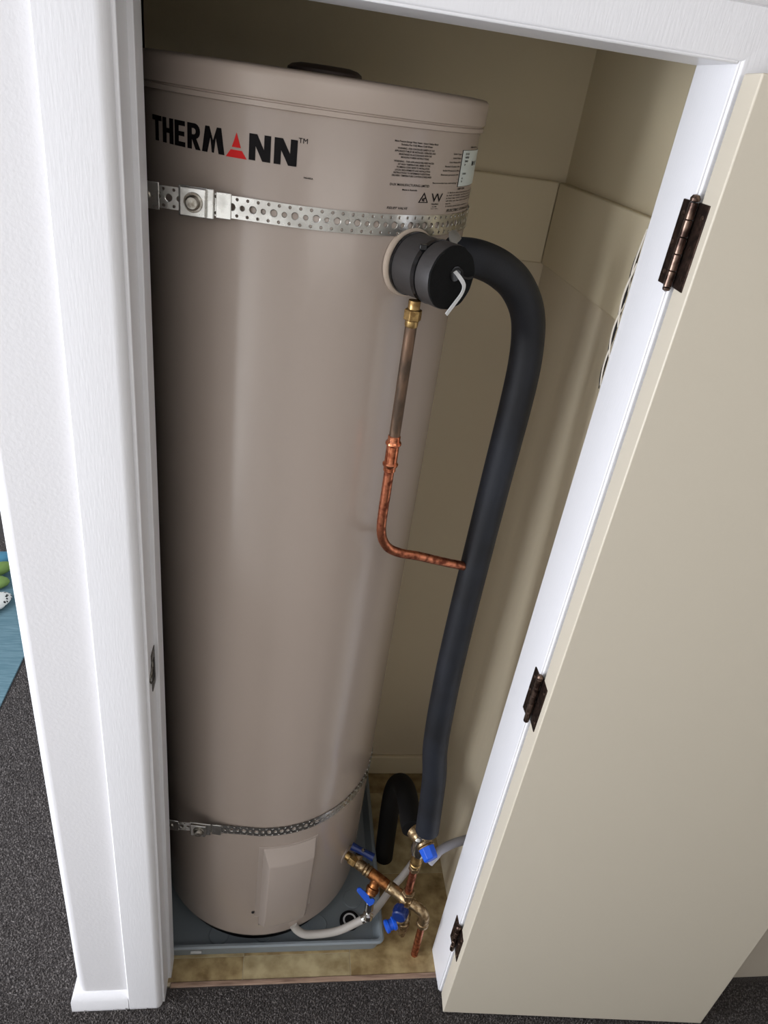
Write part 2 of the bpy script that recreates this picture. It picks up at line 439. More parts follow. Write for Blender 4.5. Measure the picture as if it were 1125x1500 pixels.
MB().lathe((CX + .012, CY - .03, 1.910), (0, 0, 1), [(0, .056), (.008, .054), (.012, .048), (.0145, .036), (.015, .005)], 40).build('vent_cap', 'lidv', heater, label='low brown-grey cover on the lid')


def cyl_patch(name, a0, a1, z0, z1, d0, d1, m, parent, n=12, tap=0, **k):
    mb = MB()
    for i in range(n + 1):
        a = a0 + (a1 - a0) * i / n
        for z, d in ((z0, d0), (z1, d0), (z1, d1), (z0, d1)): mb.v.append(tuple(cp(a, z, d)))
    for i in range(n):
        for j in range(4):
            mb.f.append((i * 4 + j, i * 4 + (j + 1) % 4, i * 4 + 4 + (j + 1) % 4, i * 4 + 4 + j))
    mb.f += [(0, 1, 2, 3), (n * 4 + 3, n * 4 + 2, n * 4 + 1, n * 4)]
    return mb.build(name, m, parent, **k)


# lettering in flat print wrapped on the tank
def wrap(polys, a0, a1, z0, z1, d=.0007):
    """polys in 0..1 x 0..1 -> prism wrapped round the tank"""
    mb = MB()
    for poly in polys:
        pts = []
        for i in range(len(poly)):
            p, q = poly[i], poly[(i + 1) % len(poly)]
            for t in (0, .5): pts.append((p[0] + (q[0] - p[0]) * t, p[1] + (q[1] - p[1]) * t))
        n = len(pts)
        for dd in (-.0005, d):
            for x, y in pts: mb.v.append(tuple(cp(a0 + (a1 - a0) * x, z0 + (z1 - z0) * y, dd)))
        k = len(mb.v) - 2 * n
        mb.f += [tuple(k + n + i for i in range(n)), tuple(k + i for i in range(n))[::-1]]
        mb.f += [(k + i, k + (i + 1) % n, k + n + (i + 1) % n, k + n + i) for i in range(n)]
    return mb


def rect(a, b, c, d): return [(a, c), (b, c), (b, d), (a, d)]


GL = dict(
    T=[rect(0, 1, .80, 1), rect(.33, .67, 0, .80)],
    H=[rect(0, .34, 0, 1), rect(.66, 1, 0, 1), rect(.34, .66, .41, .60)],
    E=[rect(0, .38, 0, 1), rect(.38, .98, .81, 1), rect(.38, .92, .41, .59), rect(.38, 1, 0, .19)],
    N=[rect(0, .30, 0, 1), [(.30, 1), (.30, .56), (.64, 0), (.72, 0), (.70, .44), (.36, 1)], rect(.70, 1, 0, 1)],
    M=[[(0, 0), (.24, 0), (.38, .62), (.33, 1), (.15, 1)], [(.33, 1), (.38, .62), (.46, .02), (.54, .02), (.62, .62), (.67, 1), (.50, .48)], [(1, 0), (.76, 0), (.62, .62), (.67, 1), (.85, 1)]],
)
arcO = [(.55 + .43 * math.cos(t), .70 + .30 * math.sin(t)) for t in [math.pi / 2 - math.pi * i / 10 for i in range(11)]]
arcI = [(.50 + .17 * math.cos(t), .69 + .12 * math.sin(t)) for t in [-math.pi / 2 + math.pi * i / 8 for i in range(9)]]
GL['R'] = [rect(0, .34, 0, 1), [(.34, 1)] + arcO + [(.34, .40), (.34, .57)] + arcI + [(.34, .81)], [(.36, .40), (.68, .43), (1.02, 0), (.66, 0)]]
Z0, Z1 = 1.8082, 1.8380
for ch, a0, a1 in (('T', -146.2, -140.9), ('H', -140.1, -134.9), ('E', -134.2, -129.8), ('R', -128.8, -124.0), ('M', -123.3, -115.8), ('N', -108.3, -102.1), ('N', -101.1, -94.7)):
    wrap(GL[ch], a0, a1, Z0, Z1).build('letter', 'black', heater, smooth=False)
wrap([[(.5, 1), (.29, .42), (.71, .42)], [(.235, .31), (.765, .31), (1, 0), (0, 0)]], -115.3, -108.9, Z0 - .0006, Z1 - .002).build('red_triangle', 'red', heater, smooth=False, label='red split triangle used as the letter A')


def line(txt, a0, z, h, a1=None, ital=0, mode='L', bold=0):
    cu = bpy.data.curves.new('t', 'FONT'); cu.body = txt; cu.resolution_u = 2; cu.offset = bold; cu.shear = ital
    ob = bpy.data.objects.new('t', cu); scene.collection.objects.link(ob)
    dg = bpy.context.evaluated_depsgraph_get(); me = bpy.data.meshes.new_from_object(ob.evaluated_get(dg))
    co = [tuple(v.co) for v in me.vertices]; fs = [tuple(p.vertices) for p in me.polygons]
    bpy.data.objects.remove(ob); bpy.data.curves.remove(cu); bpy.data.meshes.remove(me)
    x0 = min(c[0] for c in co); x1 = max(c[0] for c in co)
    if a1 is None: a1 = a0 + math.degrees((x1 - x0) * h / .72 / TR)
    return [tuple(cp(a0 + (a1 - a0) * (c[0] - x0) / (x1 - x0), z + c[1] * h / .72, .0008)) for c in co], fs


def text_block(name, lines, m='black', d=0, parent=None, **k):
    mb = MB()
    for ln in lines: mb.add(*line(*ln[:4], **(ln[4] if len(ln) > 4 else {})))
    me = bpy.data.meshes.new(name); me.from_pydata(mb.v, [], mb.f); me.materials.append(M[m])
    o = bpy.data.objects.new(name, me); scene.collection.objects.link(o); o.parent = parent or heater
    o.matrix_parent_inverse = Matrix.Translation(-heater.location) if o.parent is heater else Matrix()
    tag(o, **k); o['kind'] = 'stuff'; return o


text_block('trademark_print', [('TM', -94.5, 1.8355, .0060, dict(a1=-92.0))])
text_block('small_print', [('946485A', -92.5, 1.7960, .0020, dict(a1=-89.8, bold=.02))])
wl = [('Mains Pressure Storage Water Heater - Indoor/ Outdoor Model', -66.9, -50.4, 1.8520), ('Suitable For Fully Mains Cold Water', -64.6, -52.6, 1.8484),
      ('WARNING - FOR CONTINUED SAFETY OF THIS', -65.7, -51.7, 1.8440), ('APPLIANCE IT MUST BE INSTALLED, OPERATED AND', -66.6, -51.0, 1.8406),
      ('MAINTAINED IN ACCORDANCE WITH THE', -65.0, -52.6, 1.8371), ('MANUFACTURERS INSTRUCTIONS.', -64.2, -53.5, 1.8336),
      ('WARNING - THIS APPLIANCE DELIVERS WATER', -66.4, -51.1, 1.8287), ('AT HIGH TEMPERATURE. REFER TO THE', -65.0, -52.6, 1.8253),
      ('PLUMBING CODE. REFER TO INSTALLATION', -65.2, -52.8, 1.8219), ('LOCAL REQUIREMENTS AND INSTALLATION', -65.7, -52.3, 1.8185),
      ('INSTRUCTIONS TO DETERMINE IF ADDITIONAL', -66.1, -52.0, 1.8151), ('DELIVERY TEMPERATURE CONTROL IS REQUIRED', -66.6, -51.4, 1.8117)]
text_block('warning_print', [(t, a, z - .0010, .0022, dict(a1=b, bold=.02)) for t, a, b, z in wl])
text_block('maker_print', [('DUX MANUFACTURING LIMITED', -66.8, 1.7993, .0031, dict(a1=-51.7, bold=.01)), ('Made in Australia', -62.3, 1.7939, .0022, dict(a1=-56.6, bold=.02))])
text_block('valve_print', [('RELIEF VALVE', -66.9, 1.7703, .0031, dict(a1=-59.4, ital=.2, bold=.01))])
text_block('approval_print', [('W', -50.0, 1.7808, .0115, dict(a1=-44.3, bold=.0)), ('WaterMark', -49.6, 1.7770, .0022, dict(a1=-46.0, bold=.02)), ('AS 3498', -49.0, 1.7738, .0018, dict(a1=-46.8, bold=.01)), ('Lic 001', -49.3, 1.7712, .0014, dict(a1=-46.0))])
# tick-in-triangle mark: outline ring and a curl
mb = wrap([[(.5, 1), (0, 0), (.12, .07), (.5, .84)], [(.5, 1), (.5, .84), (.88, .07), (1, 0)], [(0, 0), (1, 0), (.88, .07), (.12, .07)]], -55.4, -51.2, 1.7795, 1.7925)
arc = [(.52 + .17 * math.cos(t), .30 + .17 * math.sin(t)) for t in [.6 + 4.9 * i / 12 for i in range(13)]]
arc2 = [(.52 + .11 * math.cos(t), .30 + .11 * math.sin(t)) for t in [.6 + 4.9 * i / 12 for i in range(13)]][::-1]
mb2 = wrap([arc + arc2, [(.46, .28), (.52, .22), (.68, .50), (.62, .52), (.52, .34), (.49, .34)]], -55.4, -51.2, 1.7795, 1.7925)
mb.add(mb2.v, mb2.f).build('approval_triangle', 'black', heater, smooth=False)
st = cyl_patch('sticker', -35.2, -12.0, 1.8000, 1.8468, -.0003, .0006, 'label', heater, label='white data sticker at the right of the tank')
cyl_patch('sticker_border', -35.6, -11.8, 1.7995, 1.8473, -.0004, .0004, 'black', heater, smooth=False)
o = text_block('sticker_print', [('315', -33.4, 1.8412, .0026, dict(a1=-30.2, bold=.02)), ('4000', -33.4, 1.8368, .0026, dict(a1=-30.0, bold=.02)), ('240', -33.4, 1.8320, .0026, dict(a1=-30.4, bold=.02)),
                             ('IP', -33.2, 1.8272, .0026, dict(a1=-32.2, bold=.02)), ('1000', -33.6, 1.8157, .0024, dict(a1=-30.6, bold=.02)), ('1', -33.6, 1.8096, .0024, dict(a1=-33.1)), ('1', -33.6, 1.8056, .0024, dict(a1=-33.1)),
                             ('B11', -25.5, 1.8270, .0055, dict(a1=-19.5, bold=.03))])
for v in o.data.vertices:
    d = Vector((v.co.x - CX, v.co.y - CY, 0)); v.co += d.normalized() * .0006
tx = ['Unit Type', 'Unit Volts', 'Unit Watts kW', 'Rated Outlet kPa', 'Inlet Pressure kPa', 'Element pressure kPa', '.', 'Recommended max. tank working T']
wd = [5.2, 5.2, 7, 9, 9.8, 10.6, .8, 14]
text_block('rating_print', [(t, -36.4 - wd[i], 1.8412 - .0053 * i, .0020, dict(a1=-36.4, bold=.02)) for i, t in enumerate(tx)] + [('Serial No.', -29, 1.8500, .0022, dict(a1=-21, bold=.02)), ('KEEP CLEAR', -35, 1.7958, .0026, dict(a1=-29, bold=.03))])
text_block('notice_print', [(t, a, 1.7915 - .0036 * i, .0020, dict(a1=b, bold=.01)) for i, (t, a, b) in enumerate([('1. Before electrical connection ensure the tank', -41.5, -15), ('is full of water and free of air by opening', -42, -14), ('a hot tap until a steady stream flows and', -42, -15), ('all the air has been expelled from the', -42, -16), ('tank.', -42, -38.5), ('2. Isolate power before removing cover', -41.8, -22)])] +
           [('ELECTRIC STORAGE HEATER', -40.6, 1.7668, .0036, dict(a1=-14, ital=.2, bold=.02))])

# lower element cover
cyl_patch('cover_plate', -92.4, -61.8, .150, .422, -.001, .0022, 'coverf', heater, bevel=.0008)
ec = MB(); n = 10
prof = [(.417, .0022, 0), (.414, .0050, .3), (.384, .0245, 2.6), (.378, .0262, 3.0), (.160, .0185, 3.0), (.122, .0125, 2.7), (.114, .002, 2.2)]
for z, d, ins in prof:
    for i in range(-1, n + 2):
        if i < 0: ec.v.append(tuple(cp(-90.2, z, .0015)))
        elif i > n: ec.v.append(tuple(cp(-63.0, z, .0015)))
        else: ec.v.append(tuple(cp(-89.9 + ins + (26.6 - ins * 1.9) * i / n, z, d)))
c = n + 3
for j in range(len(prof) - 1):
    for i in range(c - 1): ec.f.append((j * c + i, j * c + i + 1, (j + 1) * c + i + 1, (j + 1) * c + i))
ec.build('element_cover', 'coverf', heater, bevel=.0025, bseg=3, ang=30, label='raised tan cover box low on the tank front')
MB().lathe(cp(-93.4, .168, .001), cp(-93.4, .168, 1) - cp(-93.4, .168, 0), [(0, .004), (.002, .0036), (.003, .001)], 10).build('screw', 'dark', heater)
# inlet and outlet rosettes
AI, AO = -34.8, -55.5
di = Vector((math.cos(R(AI)), math.sin(R(AI)), 0)); do = Vector((math.cos(R(AO)), math.sin(R(AO)), 0))
inl = cp(AI, .222)
MB().lathe(cp(AO, 1.70), do, [(-.002, .0475), (.003, .0472), (.0045, .045), (.0045, .038)], 48).build('outlet_collar', 'cover', heater, label='cream ring around the upper outlet')
MB().lathe(inl, di, [(-.002, .024), (.001, .0235), (.002, .018)], 40).build('inlet_collar', 'tank', heater)


# ------------------------------------------------------------------ restraint straps
def holed(path, z0f, hgt, pitch=.0137):
    """perforated strap: path = list of (x,y,nx,ny); z0f(s) = lower edge"""
    P = [Vector(p[:2]) for p in path]; Ls = [0]
    for i in range(1, len(P)): Ls.append(Ls[-1] + (P[i] - P[i - 1]).length)

    def at(s_, z, off=0.0):
        s_ = max(0, min(Ls[-1], s_)); j = max(i for i in range(len(Ls)) if Ls[i] <= s_ + 1e-9); j = min(j, len(P) - 2)
        t = (s_ - Ls[j]) / (Ls[j + 1] - Ls[j]); p = P[j].lerp(P[j + 1], t)
        nx = path[j][2] * (1 - t) + path[j + 1][2] * t; ny = path[j][3] * (1 - t) + path[j + 1][3] * t
        return (p.x + nx * off, p.y + ny * off, z0f(s_) + z)
    mb = MB(); N = int(Ls[-1] / pitch) - 1; q = 16
    rows = [(0, hgt * .28, 0), (hgt * .28, hgt * .72, 1), (hgt * .72, hgt, 0)]
    for c in range(N):
        for r0, r1, big in rows:
            rad = (.0043 if c % 2 else .0031) if big else .0018
            x0 = c * pitch + (0 if big else pitch / 2)
            cx_, cz = x0 + pitch / 2, (r0 + r1) / 2; hw, hh = pitch / 2, (r1 - r0) / 2
            outer = []; inner = []; lip = []
            for k in range(q):
                t = 2 * math.pi * (k + .5) / q; cc, ss = math.cos(t), math.sin(t); m_ = max(abs(cc), abs(ss))
                inner.append((cx_ + rad * cc, cz + rad * ss)); lip.append((cx_ + rad * 1.18 * cc, cz + rad * 1.18 * ss))
                outer.append((cx_ + hw * cc / m_, cz + hh * ss / m_))
            vo = [at(a, b, .0026) for a, b in outer]; vl = [at(a, b, .0026) for a, b in lip]
            vi = [at(a, b, .0021) for a, b in inner]; vd = [at(a, b, .0003) for a, b in inner]
            co = [at(cx_ + sx * hw, cz + sy * hh, .0026) for sx, sy in ((1, 1), (-1, 1), (-1, -1), (1, -1))]
            fs = []
            for k in range(q):
                k2 = (k + 1) % q
                for j in range(3): fs.append((j * q + k, j * q + k2, (j + 1) * q + k2, (j + 1) * q + k))
            for ci, k in enumerate((1, 5, 9, 13)): fs.append((k, 4 * q + ci, (k + 1) % q))
            mb.add(vo + vl + vi + vd + co, fs)
    return mb


def strap(zf, zleft, label, name_group, a_end=40):
    root = thing('restraint_strap', (CX, CY - TR, zf), label, 'strap', name_group)
    at_ = -99; rr = TR
    tx_, ty_ = math.sin(R(at_)), -math.cos(R(at_))   # direction going left
    p0 = cp(at_, 0); path = []
    Lstr = .245
    nst = 6
    for i in range(nst):
        t = Lstr * (1 - i / nst)
        path.append((p0.x + tx_ * t, p0.y + ty_ * t, math.cos(R(at_)), math.sin(R(at_))))
    k = 0
    for i in range(60):
        a = at_ + (a_end - at_) * i / 59
        p = cp(a, 0); path.append((p.x, p.y, math.cos(R(a)), math.sin(R(a))))
    H = .0275
    zz = lambda s_: zleft + (zf - zleft) * min(1, s_ / Lstr) - H / 2
    cut = .175 - .01
    # only the part right of the buckle is perforated
    mb = holed(path[2:], lambda s_: zz(s_ + Lstr * 2 / nst), H)
    mb.build('band', 'galv', root, smooth=True, ang=20)
    # left anchor bracket: flat plate, screw, raised buckle with bolt
    nrm = Vector((math.cos(R(at_)), math.sin(R(at_)), 0)); tl = Vector((tx_, ty_, 0))

    def fr(t, off, z):    # point t metres left of tangent
        return p0 + tl * t + nrm * off + Vector((0, 0, zleft + z + (zf - zleft) * max(0, 1 - t / Lstr)))
    T = lambda t: Matrix((((-tl).x, nrm.x, 0, fr(t, 0, 0).x), ((-tl).y, nrm.y, 0, fr(t, 0, 0).y), (0, 0, 1, fr(t, 0, 0).z), (0, 0, 0, 1)))
    return root, T, fr, nrm, tl, H


for zf, zl, lab, big in ((1.7500, 1.7505, 'perforated steel strap around the top of the tank', 1), (.4780, .4560, 'perforated steel strap around the bottom of the tank', 0)):
    root, T, fr, nrm, tl, H = strap(zf, zl, lab, 'straps holding the tank')
    # positions measured as distance t left of the tangent point (x=.160)
    tb = .160 - (.055 if big else .060)
    br = MB().box(-.055, .005, .0006, .0034, -.0165, .0165, T(tb + .055)).build('bracket', 'galv', root, bevel=.0006)
    MB().lathe(fr(tb + .066, .0034, 0), nrm, [(0, .0052), (.0012, .0050), (.0022, .0036), (.0016, .0014)], 16).build('screw', 'zinc', br)
    MB().box(-.0005, .0005, .0034, .0052, -.0165, .0165, T(tb + .082)).build('fold', 'zinc', br)
    bk = MB()
    bk.box(-.024, .022, .0036, .0066, -.0185, .0185, T(tb)).box(-.021, .013, .006, .0125, -.0175, .0175, T(tb))
    b_ = bk.build('buckle', 'galv', root, bevel=.0022, bseg=3)
    MB().lathe(fr(tb + .003, .0125, 0), nrm, [(0, .0125), (.0018, .0120), (.0022, .0095), (.0060, .0090), (.0082, .0070), (.0086, .0040)], 28).build('bolt', 'zinc', b_)
    MB().box(.024, .044, .002, .0042, -.0160, .0160, T(tb)).build('fold', 'galv', root, bevel=.0008)

# ------------------------------------------------------------------ big insulated outlet pipe
pipe = thing('insulated_pipe', (.566, .119, .47), 'long thick black insulated pipe curving down from the tank outlet', 'pipe')
oc = cp(AO, 1.70)
path = [(.402, .150, 1.716), (.436, .160, 1.716), (.464, .168, 1.710), (.492, .178, 1.698), (.520, .188, 1.678), (.545, .195, 1.645), (.560, .203, 1.605), (.5665, .203, 1.55), (.566, .199, 1.476), (.560, .189, 1.35), (.554, .178, 1.213),
        (.548, .166, 1.063), (.544, .152, .897), (.547, .139, .732), (.559, .131, .633), (.566, .120, .507), (.568, .118, .470)]
MB().tube(path, lambda t: .0268 - .001 * math.sin(23 * t) * .3, seg=36, n=8).build('insulation_sleeve', 'foam', pipe, ang=60)


def axial(prof, seg=48): return MB().lathe(oc, do, prof, seg)


axial([(.0045, .0400), (.0055, .0425), (.061, .0415), (.062, .038)]).build('insulation_collar', 'foamw', pipe)
axial([(.006, .0428), (.0065, .0438), (.0105, .0438), (.011, .0428)]).build('cable_tie', 'tie', pipe)
tie = axial([(.050, .0420), (.0505, .0436), (.0575, .0436), (.058, .0420)]).build('cable_tie', 'tie', pipe)
MB().box(-.005, .005, -.004, .004, -.003, .004, Matrix.Translation(oc + do * .054 - Vector((-do.y, do.x, 0)) * .030 + Vector((0, 0, .033)))).build('tie_lock', 'tie', tie, bevel=.001)
axial([(.058, .0410), (.060, .0430), (.083, .0432), (.085, .0426), (.0855, .030), (.0855, .010)]).build('end_insulation', 'foamw', pipe)
# cut end face with slot and hole
side = Vector((-do.y, do.x, 0)); up = Vector((0, 0, 1)); fc = oc + do * .0857
FT = Matrix(((side.x, up.x, do.x, fc.x), (side.y, up.y, do.y, fc.y), (side.z, up.z, do.z, fc.z), (0, 0, 0, 1)))
pts = []
for i in range(64):
    a = 2 * math.pi * i / 64; r_ = .0420 + .0006 * math.sin(5 * a) + .0004 * math.sin(11 * a)
    pts.append((r_ * math.cos(a), r_ * math.sin(a)))
ef = MB().prism(pts, -.001, .0022, FT).build('end_face', 'foamcut', pipe, smooth=False, label='matt black cut foam end')
MB().tube([FT @ Vector(p) for p in ((-.006, .008, .003), (.004, .013, .0035), (.014, .010, .0035), (.018, .002, .0035), (.030, -.001, .0030), (.040, .000, .002))], .0016, seg=8, n=5).build('cut_slit', 'dark', ef)
MB().lathe(FT @ Vector((.004, .006, .0)), do, [(.0, .011), (.0035, .010), (.0036, .006)], 20).build('pipe_stub', 'tie', ef)
# pale cable tie tail (flat ribbon)
rib = cat_rom([(.000, .010, .004), (.003, .004, .012), (.010, -.006, .016), (.012, -.018, .013), (.006, -.032, .009), (-.006, -.047, .008)], 6)
mb = MB(); nr = len(rib)
for i, p in enumerate(rib):
    t = (rib[min(i + 1, nr - 1)] - rib[max(i - 1, 0)]).normalized(); s_ = t.cross(Vector((0, 0, 1))).normalized() * .0028
    nn = Vector((0, 0, 1)) * .0007
    for q in (s_ + nn, s_ - nn, -s_ - nn, -s_ + nn): mb.v.append(tuple(FT @ (p + q)))
for i in range(nr - 1):
    for j in range(4): mb.f.append((i * 4 + j, i * 4 + (j + 1) % 4, i * 4 + 4 + (j + 1) % 4, i * 4 + 4 + j))
mb.f += [(0, 1, 2, 3), tuple(nr * 4 - 1 - k for k in range(4))]
mb.build('tie_tail', 'whitetie', pipe, label='pale cable tie tail')
MB().lathe((.402, .146, 1.737), (.5, -.5, .5), [(0, .006), (.004, .014), (.006, .014), (.009, .009), (.010, .002)], 24).build('pipe_clip', 'clipm', pipe, label='small grey plastic disc')

# ------------------------------------------------------------------ copper relief pipe
cr = thing('copper_pipe', (.353, .100, 1.20), 'thin bent copper relief pipe hanging below the tank outlet', 'pipe')
Z = (0, 0, 1)
MB().lathe((.353, .100, 1.625), Z, [(0, .0085), (.002, .0095), (.010, .0095), (.011, .0115)], 20).build('olive', 'brass', cr)
MB().lathe((.353, .100, 1.634), Z, [(0, .0105), (.001, .0128), (.015, .0128), (.016, .0110)], 6, rot=.3).build('brass_nut', 'brass', cr, smooth=False, bevel=.0008)
MB().lathe((.353, .100, 1.650), Z, [(0, .0085), (.012, .0085)], 20).build('olive', 'brass', cr)
MB().cyl((.353, .100, 1.452), (.353, .100, 1.628), .0085, seg=20).build('pipe', 'copperd', cr, label='dull grey-brown upper length')
MB().lathe((.353, .100, 1.395), Z, [(0, .0090), (.001, .0098), (.007, .0098), (.010, .0122), (.013, .0125), (.016, .0100), (.036, .0100), (.044, .0100), (.047, .0125), (.050, .0122), (.053, .0098), (.060, .0098), (.061, .0088)], 24).build('press_coupling', 'copperb', cr, label='shiny copper press coupling')
MB().tube([(.353, .100, 1.405), (.353, .100, 1.36), (.353, .100, 1.315), (.3545, .1005, 1.285), (.361, .103, 1.262), (.375, .108, 1.243), (.398, .117, 1.229), (.43, .129, 1.217), (.48, .148, 1.195), (.545, .172, 1.168)], .0080, seg=20, n=6).build('pipe', 'copper', cr, label='bright bent copper lower length')

# ------------------------------------------------------------------ second black insulated pipe (arch at the back)
bp_ = thing('insulated_pipe', (.545, .36, 0), 'black insulated pipe arching up from the floor behind the valves', 'pipe')
MB().tube([(.553, .362, .0), (.546, .36, .12), (.541, .36, .24), (.541, .352, .315), (.545, .325, .368), (.548, .285, .398), (.548, .235, .410), (.546, .185, .418), (.547, .155, .421)], .0262, seg=28, n=6).build('insulation_sleeve', 'foamc', bp_)

# ------------------------------------------------------------------ tempering valve on its copper riser
tv = thing('tempering_valve', (.561, .119, .24), 'brass tempering valve with bright blue cap under the long insulated pipe', 'valve')
X = Vector
MB().cyl((.561, .119, .225), (.561, .119, .335), .0095, seg=20).build('riser_pipe', 'copper', tv)
MB().lathe((.561, .119, .318), Z, [(0, .012), (.001, .0145), (.014, .0145), (.015, .0125)], 6, rot=.2).build('nut', 'nickel', tv, smooth=False, bevel=.0008)
MB().lathe((.561, .119, .333), Z, [(0, .0125), (.004, .0125), (.006, .0142), (.010, .0142), (.012, .0125), (.018, .0125), (.020, .0145), (.026, .0145), (.030, .0125), (.050, .0135)], 24).build('valve_neck', 'brass', tv)
MB().lathe((.561, .121, .378), (.10, .02, 1), [(0, .013), (.004, .018), (.016, .0205), (.046, .0205), (.058, .017), (.080, .0140), (.096, .0140)], 28).build('valve_body', 'chrome', tv, label='nickel plated valve body')
MB().cyl((.565, .121, .425), (.546, .150, .425), .0175, seg=20).build('side_port', 'nickel', tv)
cd = Vector((.30, -.80, -.28)).normalized(); c0 = Vector((.566, .114, .432))
MB().lathe(c0, cd, [(0, .017), (.004, .0205), (.009, .0205), (.010, .018), (.012, .0205), (.014, .0205)], 28).build('cap_ring', 'nickel', tv)
MB().lathe(c0 + cd * .013, cd, [(0, .0185), (.001, .0195), (.026, .0180), (.029, .0150), (.030, .006)], 8).build('blue_cap', 'blue', tv, smooth=False, bevel=.0015)
MB().lathe((.547, .104, .452), (-.2, -.8, .5), [(0, .006), (.003, .0058), (.004, .003)], 6).build('bolt', 'chrome', tv)
# grey drain tube from the valve to the right wall
gd = thing('drain_pipe', (.60, .11, .38), 'grey plastic tube running from the blue cap to the right wall', 'pipe')
MB().tube([(.582, .092, .388), (.598, .105, .392), (.613, .120, .390), (.648, .138, .388), (.690, .152, .386), (.7205, .160, .385)], .0105, seg=18, n=5).build('tube', 'gpipe', gd)
bc = thing('copper_pipe', (.60, .235, 0), 'dark copper pipe rising from the floor behind the tempering valve', 'pipe')
MB().tube([(.603, .222, .0), (.601, .218, .15), (.596, .205, .28), (.585, .172, .35), (.576, .150, .385)], .0075, seg=14, n=5).build('pipe', 'copper', bc)

# ------------------------------------------------------------------ cold water manifold
mf = thing('valve_assembly', (.606, .088, 0), 'brass and bronze cold water valve assembly screwed into the tank', 'valve')
O = Vector((inl.x, inl.y, .222))


def ax(L, dz=0): return O + di * L + Vector((0, 0, dz))


sl = Vector((di.x, di.y, -.16)).normalized()
A0 = ax(.0)
def al(L): return A0 + sl * L
MB().lathe(al(0), sl, [(0, .011), (.014, .011)], 20).build('nipple', 'brass', mf)
MB().lathe(al(.012), sl, [(0, .013), (.0012, .0155), (.020, .0155), (.021, .013)], 6, rot=.5).build('union_nut', 'brass', mf, smooth=False, bevel=.0008)
MB().lathe(al(.033), sl, [(0, .0125), (.004, .0135), (.022, .0140), (.024, .0125), (.026, .0160), (.031, .0160), (.033, .0125), (.035, .0155), (.040, .0155), (.042, .0125)], 24).build('isolating_valve', 'nickel', mf)
hb = al(.038) + Vector((.002, .006, .0))
MB().lathe(hb, (0, .35, 1), [(0, .008), (.016, .008), (.018, .010), (.024, .010)], 16).build('stem', 'nickel', mf)
hl = MB()
q0 = al(.012) + Vector((.002, .012, .030)); q1 = al(.070) + Vector((.010, .018, .030))
hl.tube([q0, q0.lerp(q1, .3), q0.lerp(q1, .6), q1], lambda t: .0105 - .002 * math.sin(t * 3.1), seg=10, n=4)
hh = hl.build('lever_handle', 'dblue', mf, label='dark blue lever handle')
MB().lathe(q0.lerp(q1, .5) + Vector((0, -.003, .009)), Z, [(0, .005), (.003, .0045), (.004, .002)], 6).build('nut', 'chrome', hh)
MB().lathe(al(.074), sl, [(0, .0125), (.002, .0140), (.030, .0140), (.050, .0135), (.056, .0125)], 24).build('tee', 'bronze', mf)
tb = al(.096); bd = Vector((-.35, -.50, -.75)).normalized()
MB().lathe(tb, bd, [(0, .0130), (.024, .0130), (.026, .0165), (.034, .0165), (.036, .0140), (.042, .0140)], 24).build('tee_branch', 'bronze', mf)
MB().lathe(al(.128), sl, [(0, .0155), (.004, .0160), (.007, .0135)], 24).build('collar', 'nickel', mf)
MB().lathe(al(.134), sl, [(0, .0145), (.0015, .0150), (.022, .0140), (.036, .0140), (.040, .0160), (.052, .0160), (.056, .0125)], 20).build('cross_body', 'nickel', mf)
MB().lathe((.561, .119, .196), Z, [(0, .013), (.016, .0135), (.018, .0165), (.028, .0165), (.030, .0145), (.036, .0145)], 6, rot=.2).build('riser_nut', 'nickel', mf, smooth=False, bevel=.0008)
# elbow and copper leg to the floor
MB().lathe(al(.186), sl, [(0, .0105), (.010, .0105), (.012, .0140), (.022, .0140)], 20).build('elbow_socket', 'nickel', mf)
e0 = al(.200)
MB().tube([e0, e0 + sl * .014, e0 + sl * .027 + Vector((0, 0, -.003)), Vector((.604, .089, .172)), Vector((.605, .088, .150))], .0135, seg=20, n=5).build('elbow', 'nickel', mf)
MB().lathe((.605, .088, .136), Z, [(0, .0115), (.001, .0155), (.012, .0155), (.014, .0130)], 20).build('elbow_collar', 'nickel', mf)
MB().cyl((.606, .088, -.002), (.605, .088, .140), .0090, seg=20).build('floor_pipe', 'copper', mf)
# pressure limiting valve with blue caps and strainer
sb = Vector((.556, .112, .196)); sd = Vector((.06, -.10, -1)).normalized()
MB().lathe(sb, sd, [(0, .015), (.030, .0150), (.034, .0175), (.052, .0175), (.055, .0150), (.070, .0150), (.072, .0170), (.084, .0170), (.092, .0135), (.104, .0130), (.108, .0090), (.124, .0085), (.126, .0050)], 24).build('strainer_body', 'nickel', mf)
kd = Vector((-.40, -.80, .05)).normalized(); k0 = Vector((.553, .112, .178))
MB().lathe(k0, kd, [(0, .017), (.007, .0180)], 28).build('knob_ring', 'nickel', mf)
kn = MB().lathe(k0 + kd * .007, kd, [(0, .0180), (.003, .0190), (.024, .0180), (.027, .0155), (.028, .008)], 28).build('limiting_knob', 'dblue', mf, label='round dark blue knob')
x_, y_ = MB().frame(None, kd)
for k in range(14):
    a = 2 * math.pi * k / 14; p = k0 + kd * .010 + (x_ * math.cos(a) + y_ * math.sin(a)) * .0182
    MB().cyl(p, p + kd * .015, .0014, seg=6).build('rib', 'dblue', kn)
b0 = Vector((.555, .100, .140)); b1 = Vector((-.80, -.25, -.15)).normalized()
MB().lathe(b0, b1, [(0, .009), (.018, .009)], 16).build('side_outlet', 'nickel', mf)
MB().lathe(b0 + b1 * .018, b1, [(0, .0155), (.003, .0165), (.007, .0165), (.009, .0135), (.018, .0130), (.020, .0160), (.026, .0160), (.028, .012)], 14).build('outlet_cap', 'blue', mf, label='small bright blue notched cap')

